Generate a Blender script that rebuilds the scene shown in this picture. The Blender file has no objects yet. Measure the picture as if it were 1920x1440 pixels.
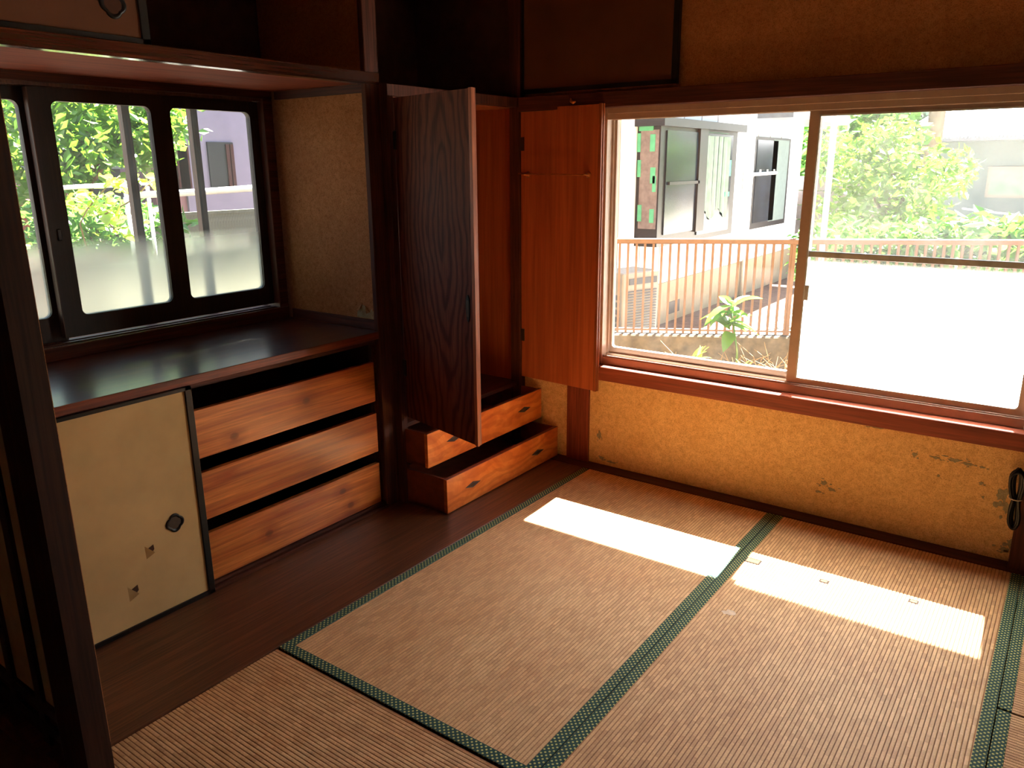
import bpy, bmesh, math, random
from mathutils import Vector, Matrix
random.seed(7)
sc = bpy.context.scene
COL = sc.collection

# ------------------------------------------------------------------ camera
YAW, PITCH, ROLL, FPX = 0.628121, 0.270886, -0.0070593, 1468.0
CAM = Vector((1.797, -3.055, 1.40))
_f = Vector((-math.sin(YAW)*math.cos(PITCH), math.cos(YAW)*math.cos(PITCH), -math.sin(PITCH)))
_r = Vector((math.cos(YAW), math.sin(YAW), 0)); _u = _r.cross(_f)
CR = math.cos(ROLL)*_r + math.sin(ROLL)*_u
CU = -math.sin(ROLL)*_r + math.cos(ROLL)*_u
cd = bpy.data.cameras.new('camera'); cam = bpy.data.objects.new('camera', cd); COL.objects.link(cam)
cd.sensor_fit = 'HORIZONTAL'; cd.sensor_width = 36.0; cd.lens = 36.0*FPX/1920.0; cd.clip_start = 0.02; cd.clip_end = 300
m3 = Matrix((CR, CU, -_f)).transposed()
cam.matrix_world = Matrix.Translation(CAM) @ m3.to_4x4()
sc.camera = cam

# ------------------------------------------------------------------ sky, sun, exposure
w = bpy.data.worlds.new('world'); sc.world = w; w.use_nodes = True
nt = w.node_tree; nt.nodes.clear()
sky = nt.nodes.new('ShaderNodeTexSky'); sky.sky_type = 'NISHITA'; sky.sun_disc = False
SUNDIR = Vector((0.05, -1.0, -1.262)).normalized()          # direction the light travels
sky.sun_elevation = math.asin(-SUNDIR.z); sky.sun_rotation = math.atan2(-SUNDIR.x, -SUNDIR.y)
sky.air_density = 1.2; sky.dust_density = 2.5; sky.ozone_density = 1.0
bg = nt.nodes.new('ShaderNodeBackground'); bg.inputs[1].default_value = 0.42
wo = nt.nodes.new('ShaderNodeOutputWorld')
nt.links.new(sky.outputs[0], bg.inputs[0]); nt.links.new(bg.outputs[0], wo.inputs[0])
sd = bpy.data.lights.new('sun', 'SUN'); sd.energy = 125.0; sd.angle = math.radians(0.53); sd.color = (1.0, 0.95, 0.86)
so = bpy.data.objects.new('sun', sd); COL.objects.link(so); so.location = (0.4, 8, 9)
so.rotation_euler = SUNDIR.to_track_quat('-Z', 'Y').to_euler()
vs = sc.view_settings; vs.view_transform = 'Standard'; vs.look = 'None'; vs.gamma = 1.0; vs.use_curve_mapping = False
vs.exposure = 0.72
cy = sc.cycles; cy.use_denoising = True; cy.max_bounces = 14; cy.diffuse_bounces = 8; cy.glossy_bounces = 6
cy.transmission_bounces = 8; cy.transparent_max_bounces = 16; cy.sample_clamp_indirect = 12.0; cy.caustics_reflective = False

# ------------------------------------------------------------------ pixel helpers (1920 x 1440)
def ray(x, y): return CR*((x-960)/FPX) - CU*((y-720)/FPX) + _f
def pd(x, y, d): return CAM + ray(x, y)*d
def onx(x, y, X): r = ray(x, y); return CAM + r*((X-CAM.x)/r.x)
def ony(x, y, Y): r = ray(x, y); return CAM + r*((Y-CAM.y)/r.y)
def onz(x, y, Z): r = ray(x, y); return CAM + r*((Z-CAM.z)/r.z)

# ------------------------------------------------------------------ materials
def lin(c):
    return tuple(((v/255.0)/12.92 if v/255.0 <= 0.04045 else ((v/255.0+0.055)/1.055)**2.4) for v in c) + (1.0,)
class NT:
    def __init__(s, name):
        s.m = bpy.data.materials.new(name); s.m.use_nodes = True; s.t = s.m.node_tree; s.t.nodes.clear()
        s.out = s.n('ShaderNodeOutputMaterial')
    def n(s, typ, **kw):
        nd = s.t.nodes.new(typ)
        for k, v in kw.items():
            if k.startswith('i_'):
                nd.inputs[k[2:].replace('_', ' ')].default_value = v
            else: setattr(nd, k, v)
        return nd
    def l(s, a, b): s.t.links.new(a, b)
    def coords(s, scale=(1, 1, 1), loc=(0, 0, 0), rot=(0, 0, 0)):
        tc = s.n('ShaderNodeTexCoord'); mp = s.n('ShaderNodeMapping')
        mp.inputs['Scale'].default_value = scale; mp.inputs['Location'].default_value = loc; mp.inputs['Rotation'].default_value = rot
        s.l(tc.outputs['Object'], mp.inputs['Vector']); return mp.outputs[0]
    def noise(s, v, scale, detail=4, rough=.55, dist=0):
        nd = s.n('ShaderNodeTexNoise'); nd.inputs['Scale'].default_value = scale; nd.inputs['Detail'].default_value = detail
        nd.inputs['Roughness'].default_value = rough; nd.inputs['Distortion'].default_value = dist
        if v: s.l(v, nd.inputs['Vector'])
        return nd.outputs['Fac']
    def ramp(s, f, stops, interp='LINEAR'):
        nd = s.n('ShaderNodeValToRGB'); e = nd.color_ramp.elements; nd.color_ramp.interpolation = interp
        while len(e) < len(stops): e.new(.5)
        for i, (p, c) in enumerate(stops): e[i].position = p; e[i].color = c if len(c) == 4 else lin(c)
        s.l(f, nd.inputs[0]); return nd.outputs[0]
    def mix(s, f, a, b, mode='MIX'):
        nd = s.n('ShaderNodeMix', data_type='RGBA', blend_type=mode)
        if isinstance(f, (int, float)): nd.inputs[0].default_value = f
        else: s.l(f, nd.inputs[0])
        for v, i in ((a, 6), (b, 7)):
            if isinstance(v, tuple): nd.inputs[i].default_value = v if len(v) == 4 else lin(v)
            else: s.l(v, nd.inputs[i])
        return nd.outputs[2]
    def math(s, op, a, b=None, c=None):
        nd = s.n('ShaderNodeMath', operation=op)
        for i, v in enumerate((a, b, c)):
            if v is None: continue
            if isinstance(v, (int, float)): nd.inputs[i].default_value = v
            else: s.l(v, nd.inputs[i])
        return nd.outputs[0]
    def bump(s, h, strength, dist=.002):
        nd = s.n('ShaderNodeBump'); nd.inputs['Strength'].default_value = strength; nd.inputs['Distance'].default_value = dist
        s.l(h, nd.inputs['Height']); return nd.outputs[0]
    def pbr(s, col, rough=.6, spec=.4, normal=None, metal=0.0, coat=0.0):
        b = s.n('ShaderNodeBsdfPrincipled')
        if isinstance(col, tuple): b.inputs['Base Color'].default_value = col if len(col) == 4 else lin(col)
        else: s.l(col, b.inputs['Base Color'])
        if isinstance(rough, (int, float)): b.inputs['Roughness'].default_value = rough
        else: s.l(rough, b.inputs['Roughness'])
        b.inputs['Specular IOR Level'].default_value = spec; b.inputs['Metallic'].default_value = metal
        b.inputs['Coat Weight'].default_value = coat; b.inputs['Coat Roughness'].default_value = .18
        if normal: s.l(normal, b.inputs['Normal'])
        s.l(b.outputs[0], s.out.inputs[0]); return b

def wood(name, dark, light, axis='z', rough=.5, fine=1.0, spec=.4, coat=0.0, knots=False, big=6.0, bumps=.25, lo=150):
    t = NT(name)
    st = {'x': (.06, 1, 1), 'y': (1, .06, 1), 'z': (1, 1, .06)}[axis]
    v = t.coords(tuple(k*big for k in st))
    a = t.noise(v, 3.0, 5, .6, 1.2)
    v2 = t.coords(tuple((k**1.25)*90*fine for k in st))
    b = t.noise(v2, 1.6, 3, .6, .2)
    c1 = t.ramp(a, [(.3, dark), (.7, light)])
    c2 = t.ramp(b, [(.35, (lo, lo, lo)), (.65, (255, 255, 255))])
    col = t.mix(.75, c1, c2, 'MULTIPLY')
    if knots:
        vo = t.n('ShaderNodeTexVoronoi', voronoi_dimensions='2D'); vo.inputs['Scale'].default_value = 4.2
        sw = t.n('ShaderNodeSeparateXYZ'); t.l(t.coords((1, 1, 1), (0, .13, .04)), sw.inputs[0]); cw_ = t.n('ShaderNodeCombineXYZ'); t.l(t.math('MULTIPLY', sw.outputs[1], .75), cw_.inputs[0]); t.l(sw.outputs[2], cw_.inputs[1])
        t.l(cw_.outputs[0], vo.inputs['Vector'])
        k = t.ramp(vo.outputs['Distance'], [(.02, (84, 40, 22)), (.045, (130, 76, 50)), (.065, (205, 176, 152)), (.20, (255, 255, 255))])
        col = t.mix(.7, col, k, 'MULTIPLY')
        wv = t.n('ShaderNodeTexWave', wave_type='RINGS'); wv.inputs['Scale'].default_value = 7; wv.inputs['Distortion'].default_value = 12
        wv.inputs['Detail'].default_value = 2; wv.inputs['Detail Scale'].default_value = .8
        t.l(t.coords({'x': (.15, 1, 1), 'y': (1, .15, 1), 'z': (1, 1, .15)}[axis]), wv.inputs['Vector'])
        col = t.mix(.35, col, t.ramp(wv.outputs['Fac'], [(.2, (190, 150, 120)), (.7, (255, 255, 255))]), 'MULTIPLY')
    t.pbr(col, rough, spec, t.bump(b, bumps, .001), coat=coat)
    return t.m

def plain(name, c, rough=.6, spec=.4, metal=0.0, var=.12, scale=20):
    t = NT(name); n = t.noise(t.coords(), scale, 3)
    lo = tuple(int(max(0, k*(1-var))) for k in c); hi = tuple(int(min(255, k*(1+var*.6))) for k in c)
    t.pbr(t.ramp(n, [(.3, lo), (.7, hi)]), rough, spec, metal=metal); return t.m

def plaster(name, base, flecks, mottle, bumps=.6):
    t = NT(name); v = t.coords()
    a = t.noise(v, 5, 4); f = t.noise(v, 260, 3, .7); g = t.noise(t.coords((1, 1, 1), (3, 1, 2)), 55, 5, .75)
    col = t.ramp(a, [(.3, mottle), (.65, base)])
    col = t.mix(t.ramp(f, [(.50, (0, 0, 0)), (.66, (255, 255, 255))]), col, flecks)
    col = t.mix(.55, col, t.ramp(g, [(.3, (196, 172, 150)), (.6, (255, 255, 255))]), 'MULTIPLY')
    t.pbr(col, .95, .1, t.bump(t.math('ADD', f, t.math('MULTIPLY', g, 1.5)), bumps, .003)); return t.m

def veneer():
    t = NT('door_veneer'); tc = t.n('ShaderNodeTexCoord')
    # nested pointed figure down the door (local x across, z up): warped elliptical distance
    warp = t.n('ShaderNodeTexNoise'); warp.inputs['Scale'].default_value = 1.0; warp.inputs['Detail'].default_value = 3
    t.l(t.coords((7, 1, 2.2)), warp.inputs['Vector'])
    wo_ = t.n('ShaderNodeVectorMath', operation='SUBTRACT'); t.l(warp.outputs['Color'], wo_.inputs[0]); wo_.inputs[1].default_value = (.5, .5, .5)
    ws = t.n('ShaderNodeVectorMath', operation='MULTIPLY'); t.l(wo_.outputs[0], ws.inputs[0]); ws.inputs[1].default_value = (.13, 0, .5)
    ad = t.n('ShaderNodeVectorMath', operation='ADD'); t.l(tc.outputs['Object'], ad.inputs[0]); t.l(ws.outputs[0], ad.inputs[1])
    sx = t.n('ShaderNodeSeparateXYZ'); t.l(ad.outputs[0], sx.inputs[0])
    dx = t.math('MULTIPLY', t.math('ABSOLUTE', t.math('SUBTRACT', sx.outputs[0], .30)), 1.0)
    dz = t.math('MULTIPLY', t.math('ABSOLUTE', t.math('SUBTRACT', sx.outputs[2], 1.20)), .17)
    rr = t.math('ADD', t.math('POWER', t.math('ADD', t.math('POWER', dx, 1.5), t.math('POWER', dz, 1.5)), .667), 0.0)
    rings = t.math('ADD', t.math('MULTIPLY', t.math('SINE', t.math('MULTIPLY', rr, 210.0)), .5), .5)
    fine = t.noise(t.coords((260, 260, 9)), 1.0, 3, .7)
    a = t.noise(t.coords((9, 2, .7)), 1.0, 3)
    col = t.ramp(rings, [(.05, (88, 44, 30)), (.45, (118, 64, 46)), (.9, (126, 70, 50))])
    col = t.mix(.6, col, t.ramp(fine, [(.35, (130, 118, 110)), (.62, (255, 255, 255))]), 'MULTIPLY')
    col = t.mix(.5, col, t.ramp(a, [(.3, (180, 146, 126)), (.7, (255, 255, 255))]), 'MULTIPLY')
    t.pbr(col, .65, .18, t.bump(fine, .15, .0006)); return t.m

def burl(name, c1, c2, c3):
    t = NT(name)
    wv = t.n('ShaderNodeTexWave', wave_type='BANDS', bands_direction='Z'); wv.inputs['Scale'].default_value = 5
    wv.inputs['Distortion'].default_value = 16; wv.inputs['Detail'].default_value = 3; wv.inputs['Detail Scale'].default_value = .9
    t.l(t.coords((1, .55, 1.3)), wv.inputs['Vector'])
    a = t.noise(t.coords((1, .6, 1)), 7, 4, .6, 1.5)
    col = t.ramp(a, [(.3, c1), (.5, c2), (.7, c3)])
    col = t.mix(.4, col, t.ramp(wv.outputs['Fac'], [(.2, (190, 150, 120)), (.6, (255, 255, 255))]), 'MULTIPLY')
    t.pbr(col, .42, .45, coat=.15); return t.m

def tatami(name, axis, pitch, half):
    t = NT(name); tc = t.n('ShaderNodeTexCoord'); sx = t.n('ShaderNodeSeparateXYZ'); t.l(tc.outputs['Object'], sx.inputs[0])
    across, along = (sx.outputs[0], sx.outputs[1]) if axis == 'y' else (sx.outputs[1], sx.outputs[0])
    cu = t.math('FLOOR', t.math('DIVIDE', t.math('ADD', across, half), pitch))
    w0 = t.n('ShaderNodeTexWhiteNoise', noise_dimensions='1D'); t.l(cu, w0.inputs['W'])
    cv = t.math('FLOOR', t.math('ADD', t.math('DIVIDE', along, .034), t.math('MULTIPLY', w0.outputs['Value'], 7.0)))
    cb = t.n('ShaderNodeCombineXYZ'); t.l(cu, cb.inputs[0]); t.l(cv, cb.inputs[1])
    w1_ = t.n('ShaderNodeTexWhiteNoise', noise_dimensions='2D'); t.l(cb.outputs[0], w1_.inputs['Vector'])
    big = t.noise(tc.outputs['Object'], 3.2, 4)
    fine = t.noise(t.coords((120, 900, 1) if axis == 'y' else (900, 120, 1)), 1.0, 2, .6)
    col = t.ramp(big, [(.3, (228, 178, 122)), (.7, (240, 198, 144))])
    ph = t.math('FRACT', t.math('DIVIDE', t.math('ADD', across, half), pitch))
    edge = t.math('MULTIPLY', t.math('ABSOLUTE', t.math('SUBTRACT', ph, .5)), 2.0)
    col = t.mix(.85, col, t.ramp(edge, [(.60, (255, 255, 255)), (.95, (176, 146, 124))]), 'MULTIPLY')   # shade of the grooves between ribs, painted into the colour
    col = t.mix(.62, col, t.ramp(w1_.outputs['Value'], [(0, (206, 190, 176)), (1, (255, 255, 255))]), 'MULTIPLY')
    col = t.mix(.7, col, t.ramp(fine, [(.3, (190, 172, 158)), (.6, (255, 255, 255))]), 'MULTIPLY')
    t.pbr(col, .58, .5, t.bump(fine, .2, .0008)); return t.m

def border_cloth():
    t = NT('border_cloth'); tc = t.n('ShaderNodeTexCoord')
    def lattice(off):
        mp = t.n('ShaderNodeMapping'); mp.inputs['Scale'].default_value = (1/.0155, 1/.0155, 0); mp.inputs['Location'].default_value = (off, off, 0)
        t.l(tc.outputs['Object'], mp.inputs[0])
        fr = t.n('ShaderNodeVectorMath', operation='FRACTION'); t.l(mp.outputs[0], fr.inputs[0])
        sb = t.n('ShaderNodeVectorMath', operation='SUBTRACT'); t.l(fr.outputs[0], sb.inputs[0]); sb.inputs[1].default_value = (.5, .5, 0)
        ln = t.n('ShaderNodeVectorMath', operation='LENGTH'); t.l(sb.outputs[0], ln.inputs[0]); return ln.outputs['Value']
    d = t.math('MINIMUM', lattice(0.0), lattice(.5))
    dot = t.ramp(d, [(.15, (255, 255, 255)), (.21, (0, 0, 0))])
    n = t.noise(tc.outputs['Object'], 300, 2)
    col = t.mix(dot, t.ramp(n, [(.3, (28, 60, 58)), (.7, (42, 80, 76))]), (196, 196, 120))
    t.pbr(col, .75, .25, t.bump(dot, .2, .0006)); return t.m

def glass(name, frost_top=None, fade=.05, dust=.05, kind='veil', tint=(255, 255, 255)):
    """thin pane: clear above frost_top (local z), frosted below; a little dust on the clear part"""
    t = NT(name)
    tr = t.n('ShaderNodeBsdfTransparent'); tr.inputs[0].default_value = lin(tint)
    gl = t.n('ShaderNodeBsdfGlossy'); gl.inputs['Roughness'].default_value = .02
    fr = t.n('ShaderNodeFresnel'); fr.inputs[0].default_value = 1.35
    clear = t.n('ShaderNodeMixShader'); t.l(t.math('MULTIPLY', fr.outputs[0], .6), clear.inputs[0]); t.l(tr.outputs[0], clear.inputs[1]); t.l(gl.outputs[0], clear.inputs[2])
    tl = t.n('ShaderNodeBsdfTranslucent'); tl.inputs[0].default_value = (.9, .93, .92, 1) if kind == 'veil' else (.66, .70, .66, 1)
    df = t.n('ShaderNodeBsdfDiffuse'); df.inputs[0].default_value = (.8, .82, .8, 1)
    td = t.n('ShaderNodeMixShader'); td.inputs[0].default_value = .2; t.l(tl.outputs[0], td.inputs[1]); t.l(df.outputs[0], td.inputs[2])
    sp = t.noise(t.coords(), 160, 2, .8); blot = t.noise(t.coords(), 9, 3)
    dn = t.math('ADD', t.math('MULTIPLY', blot, dust*1.6), t.math('MULTIPLY', t.ramp(sp, [(.70, (0, 0, 0)), (.76, (255, 255, 255))]), min(.25, dust*2)))
    dusty = t.n('ShaderNodeMixShader'); t.l(dn, dusty.inputs[0]); t.l(clear.outputs[0], dusty.inputs[1]); t.l(td.outputs[0], dusty.inputs[2])
    sh = dusty
    if frost_top is not None:
        if kind == 'veil':
            f2 = t.n('ShaderNodeMixShader'); f2.inputs[0].default_value = .62; t.l(tr.outputs[0], f2.inputs[1]); t.l(td.outputs[0], f2.inputs[2])
        else:
            rf = t.n('ShaderNodeBsdfRefraction'); rf.inputs['Roughness'].default_value = .33; rf.inputs['IOR'].default_value = 1.22; rf.inputs[0].default_value = (.82, .86, .80, 1)
            f2 = t.n('ShaderNodeMixShader'); f2.inputs[0].default_value = .35; t.l(rf.outputs[0], f2.inputs[1]); t.l(td.outputs[0], f2.inputs[2])
        tc = t.n('ShaderNodeTexCoord'); sx = t.n('ShaderNodeSeparateXYZ'); t.l(tc.outputs['Object'], sx.inputs[0])
        mr = t.n('ShaderNodeMapRange'); t.l(sx.outputs[2], mr.inputs[0])
        mr.inputs[1].default_value = frost_top; mr.inputs[2].default_value = frost_top - fade; mr.inputs[3].default_value = 0; mr.inputs[4].default_value = 1
        mx = t.n('ShaderNodeMixShader'); t.l(mr.outputs[0], mx.inputs[0]); t.l(dusty.outputs[0], mx.inputs[1]); t.l(f2.outputs[0], mx.inputs[2]); sh = mx
    t.l(sh.outputs[0], t.out.inputs[0]); return t.m

def leaf(name, c1, c2, trans=.5, scale=2.5):
    t = NT(name); n = t.noise(t.coords(), scale, 4, .7)
    col = t.ramp(n, [(.3, c1), (.7, c2)])
    d = t.n('ShaderNodeBsdfDiffuse'); tl = t.n('ShaderNodeBsdfTranslucent'); t.l(col, d.inputs[0])
    t.l(t.mix(.5, col, (235, 255, 90), 'MULTIPLY'), tl.inputs[0]); t.l(col, tl.inputs[0])
    g = t.n('ShaderNodeBsdfGlossy'); g.inputs['Roughness'].default_value = .35
    m = t.n('ShaderNodeMixShader'); m.inputs[0].default_value = trans; t.l(d.outputs[0], m.inputs[1]); t.l(tl.outputs[0], m.inputs[2])
    m2 = t.n('ShaderNodeMixShader'); m2.inputs[0].default_value = .06; t.l(m.outputs[0], m2.inputs[1]); t.l(g.outputs[0], m2.inputs[2])
    t.l(m2.outputs[0], t.out.inputs[0]); return t.m

M = dict(
    post=wood('dark_post_wood', (70, 36, 26), (98, 54, 38), 'z', .72, spec=.22),
    post_y=wood('dark_beam_wood_y', (70, 34, 22), (104, 54, 34), 'y', .7, spec=.25),
    post_x=wood('dark_beam_wood_x', (70, 36, 28), (104, 54, 40), 'x', .6, spec=.3),
    varnish=wood('varnished_shelf_wood', (66, 28, 16), (92, 46, 28), 'y', .22, coat=.7, bumps=.05),
    redpost=wood('red_brown_post_wood', (122, 54, 34), (156, 76, 50), 'z', .6, spec=.3, lo=180), redsill=wood('red_brown_sill_wood', (128, 58, 38), (160, 80, 54), 'x', .5, spec=.35, lo=190),
    neardark=wood('near_black_post_wood', (48, 26, 16), (64, 36, 22), 'z', .75, spec=.2), shelfwood=wood('shelf_underside_wood', (126, 52, 28), (150, 70, 40), 'y', .75, spec=.15, lo=190),
    black=plain('black_lacquer', (16, 14, 13), .35, .4),
    desk=wood('desk_top_wood', (66, 30, 20), (96, 48, 32), 'y', .34, fine=.7, coat=.9, bumps=.12, big=5),
    deskedge=wood('desk_edge_wood', (104, 44, 22), (142, 68, 36), 'y', .45),
    board=wood('floorboard_wood', (88, 50, 32), (120, 74, 48), 'y', .38, coat=.2, bumps=.1),
    sash=wood('black_brown_sash_wood', (34, 20, 15), (52, 32, 24), 'z', .5),
    jamb=wood('jamb_wood', (86, 52, 38), (116, 76, 58), 'z', .5),
    cedar=wood('cedar_drawer_wood', (180, 84, 30), (236, 142, 66), 'y', .42, knots=True, coat=.25, bumps=.06, lo=196),
    burl=burl('burl_plywood', (182, 88, 30), (206, 112, 44), (224, 140, 66)),
    ply=wood('reddish_plywood', (146, 72, 38), (172, 94, 52), 'z', .55, fine=.5, bumps=.04, lo=218),
    plydoor=wood('door_back_plywood', (168, 84, 44), (196, 106, 60), 'z', .5, fine=.5, bumps=.04, lo=218),
    drawbox=plain('drawer_box_wood', (128, 74, 50), .7, .2),
    inside=plain('cabinet_inside_board', (72, 46, 34), .85, .15),
    veneer=veneer(), edge=wood('door_edge_wood', (150, 74, 36), (182, 100, 54), 'z', .5),
    ochre=plaster('ochre_fibre_plaster', (246, 208, 144), (204, 154, 92), (238, 196, 130)),
    brown=plaster('brown_fibre_plaster', (186, 134, 90), (140, 98, 62), (172, 120, 80)),
    grey=plaster('grey_undercoat_plaster', (176, 166, 130), (140, 134, 106), (160, 150, 118)),
    ceil=plain('ceiling_board', (150, 112, 76), .8, .2),
    paper=plain('cream_fusuma_paper', (196, 164, 112), .8, .2, var=.06, scale=6),
    paperdark=plain('shaded_fusuma_paper', (92, 58, 38), .85, .15, var=.06, scale=6),  # cream paper with the shade up there darkened into its colour
    shoji=plain('shoji_paper', (170, 160, 145), .9, .1, var=.05),
    cloth=border_cloth(),
    patch=plain('yellow_brown_square', (170, 120, 60), .6, .2, var=.05), squarerim=plain('dark_square_rim', (46, 22, 8), .7, .2),
    stain=plain('pale_scuff', (214, 186, 160), .5, .3, var=.1, scale=60),
    alu=plain('bronze_aluminium', (192, 172, 158), .35, .5, metal=.0, var=.04), alud=plain('dark_bronze_aluminium', (92, 70, 58), .4, .5, metal=.3),
    alug=plain('grey_aluminium', (196, 206, 210), .4, .5),
    brass=plain('dull_brass', (196, 120, 60), .35, .5, metal=.6), metal=plain('pull_metal', (74, 62, 54), .4, .5, metal=.5),
    black_rubber=plain('black_cord_rubber', (9, 9, 9), .4, .4), tie=plain('white_tie', (200, 196, 186), .6, .3),
    floor=plain('floor_boards', (110, 80, 54), .8, .2), roof=plain('eave_boards', (120, 100, 84), .8, .2),
    white=plain('white_siding', (214, 218, 226), .8, .2, var=.02), cream=plain('cream_siding', (150, 138, 118), .8, .2, var=.04),
    pave=plain('pale_concrete_paving', (172, 166, 158), .9, .1, var=.1, scale=3), brickpave=plain('pinkish_paving', (104, 78, 68), .9, .1, var=.15, scale=14),
    soil=plain('garden_soil', (74, 70, 62), .95, .05, var=.25, scale=5), concrete=plain('mossy_concrete', (92, 84, 72), .95, .1, var=.25, scale=12),
    rail=plain('brown_railing_paint', (96, 70, 58), .5, .4, var=.08), darkframe=plain('dark_bronze_window_frame', (34, 32, 36), .4, .4),
    darkglass=plain('dark_window_glass', (34, 40, 50), .2, .4, var=.3, scale=3), curtain=plain('pale_green_curtain', (122, 142, 128), .8, .2, var=.1, scale=8),
    sheet=plain('pinkish_protective_board', (116, 108, 110), .7, .2), masktape=plain('green_masking_tape', (84, 160, 128), .6, .2, var=.05),
    acwhite=plain('air_conditioner_shell', (128, 124, 116), .5, .3, var=.03), acdark=plain('air_conditioner_fins', (52, 54, 62), .5, .4),
    pipe=plain('white_pipe', (232, 232, 230), .35, .5, var=.03), lilac=plain('lilac_render', (138, 128, 146), .9, .1, var=.04, scale=2), pink=plain('pink_render', (150, 112, 116), .9, .1, var=.05, scale=2),
    slat=plain('brown_window_slats', (76, 48, 46), .8, .2), farwall=plain('pale_grey_green_wall', (100, 112, 112), .9, .1, var=.04), farroof=plain('corrugated_roof', (104, 108, 116), .5, .4, var=.08),
    hill=leaf('shaded_hill_leaves', (36, 58, 48), (66, 88, 72), .3), fence2=plain('grey_slat_fence', (92, 92, 84), .8, .2),
    red=plain('red_brown_bin', (150, 66, 56), .6, .3), trunk=plain('bark', (96, 78, 58), .95, .1, var=.3, scale=30),
    stem=plain('dry_straw_stem', (126, 104, 76), .8, .2), block=plain('grey_concrete_block', (106, 100, 98), .9, .1, var=.12, scale=10),
    leafA=leaf('light_leaf', (62, 106, 18), (104, 142, 38), .45), leafB=leaf('mid_leaf', (52, 98, 28), (92, 138, 50), .45),
    leafC=leaf('yellow_leaf', (120, 156, 30), (162, 180, 56), .5), leafD=leaf('hedge_leaf', (48, 98, 22), (84, 136, 38), .4),
)

# ------------------------------------------------------------------ mesh helpers
WLOC = {}
def tag(o, label, cat, group=None):
    o['label'] = label; o['category'] = cat
    if group: o['group'] = group
    return o
def thing(name, loc, label=None, cat=None, group=None, structure=False):
    o = bpy.data.objects.new(name, None); COL.objects.link(o); o.location = loc; o.empty_display_size = .1; WLOC[o.name] = Vector(loc)
    if structure: o['kind'] = 'structure'
    if label: tag(o, label, cat, group)
    return o
def obj(name, bm, mat, parent=None, loc=None, rotz=0.0, local=None, bevel=0.0, smooth=False, structure=False):
    """bm is in world coordinates when loc is None (then moved under its parent); otherwise local to loc"""
    if bevel: bmesh.ops.bevel(bm, geom=bm.edges[:], offset=bevel, segments=1, affect='EDGES', clamp_overlap=True)
    base = WLOC[parent.name] if parent else Vector((0, 0, 0))
    if local is None and loc is None and parent:
        bmesh.ops.translate(bm, verts=bm.verts[:], vec=-base)
    bmesh.ops.recalc_face_normals(bm, faces=bm.faces[:])
    me = bpy.data.meshes.new(name); bm.to_mesh(me); bm.free()
    for p in me.polygons: p.use_smooth = smooth
    me.materials.append(mat if not isinstance(mat, str) else M[mat])
    o = bpy.data.objects.new(name, me); COL.objects.link(o)
    if parent: o.parent = parent
    if local is not None: o.location = local
    elif loc is not None: o.location = Vector(loc) - base
    o.rotation_euler.z = rotz
    WLOC[o.name] = (base + o.location) if local is None else base
    if structure: o['kind'] = 'structure'
    return o
def dup(o, parent, loc=None, rot=None, scale=None):
    c = o.copy(); COL.objects.link(c); c.parent = parent
    if loc is not None: c.location = loc
    if rot is not None: c.rotation_euler = rot
    if scale is not None: c.scale = scale
    return c
def bx(bm, x0, x1, y0, y1, z0, z1):
    r = bmesh.ops.create_cube(bm, size=1.0)
    for v in r['verts']:
        v.co = Vector(((x0+x1)/2 + v.co.x*(x1-x0), (y0+y1)/2 + v.co.y*(y1-y0), (z0+z1)/2 + v.co.z*(z1-z0)))
    return bm
def boxes(*bs):
    bm = bmesh.new()
    for b in bs: bx(bm, *b)
    return bm
def tube(bm, pts, r, n=8, cap=True):
    pts = [Vector(p) for p in pts]; rings = []
    up = None
    for i, p in enumerate(pts):
        t = (pts[min(i+1, len(pts)-1)] - pts[max(i-1, 0)]).normalized()
        if up is None: up = t.orthogonal().normalized()
        up = (up - t*up.dot(t)).normalized(); s = t.cross(up)
        rr = r[i] if isinstance(r, (list, tuple)) else r
        rings.append([bm.verts.new(p + (up*math.cos(2*math.pi*k/n) + s*math.sin(2*math.pi*k/n))*rr) for k in range(n)])
    for a, b in zip(rings, rings[1:]):
        for k in range(n): bm.faces.new((a[k], a[(k+1) % n], b[(k+1) % n], b[k]))
    if cap:
        bm.faces.new(rings[0][::-1]); bm.faces.new(rings[-1])
    return bm
def prism(bm, pts, ext):
    """polygon of 3D points extruded by vector ext"""
    a = [bm.verts.new(p) for p in pts]; b = [bm.verts.new(Vector(p)+Vector(ext)) for p in pts]; n = len(pts)
    bm.faces.new(a); bm.faces.new(b[::-1])
    for i in range(n): bm.faces.new((a[i], b[i], b[(i+1) % n], a[(i+1) % n]))
    return bm
def fillet(bm, u, v, su, sv, r, mapf, ext, n=6):
    """corner web of a rounded opening; corner at (u,v), opening lies towards (su,sv)"""
    pts = [(u, v)]
    for k in range(n+1):
        a = math.pi/2*k/n
        pts.append((u+su*(r-r*math.sin(a)), v+sv*(r-r*math.cos(a))))
    prism(bm, [mapf(*p) for p in pts], ext)

# ================================================================== ROOM SHELL
CEIL = 2.34
obj('floor', boxes((-1.1, 3.7, -4.6, .2, -.16, -.065)), 'floor', structure=True)
obj('ceiling', boxes((-1.2, 3.75, -4.7, .25, CEIL, CEIL+.08)), 'ceil', structure=True)
wb = obj('wall_back', boxes((-.46, 1.80, .08, .20, -.1, .434), (-1.1, 1.80, .08, .20, 1.69, CEIL), (-1.1, .02, .085, .20, .43, 1.69), (-1.1, -.46, .085, .20, -.1, .5)), 'ochre', structure=True)
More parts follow.
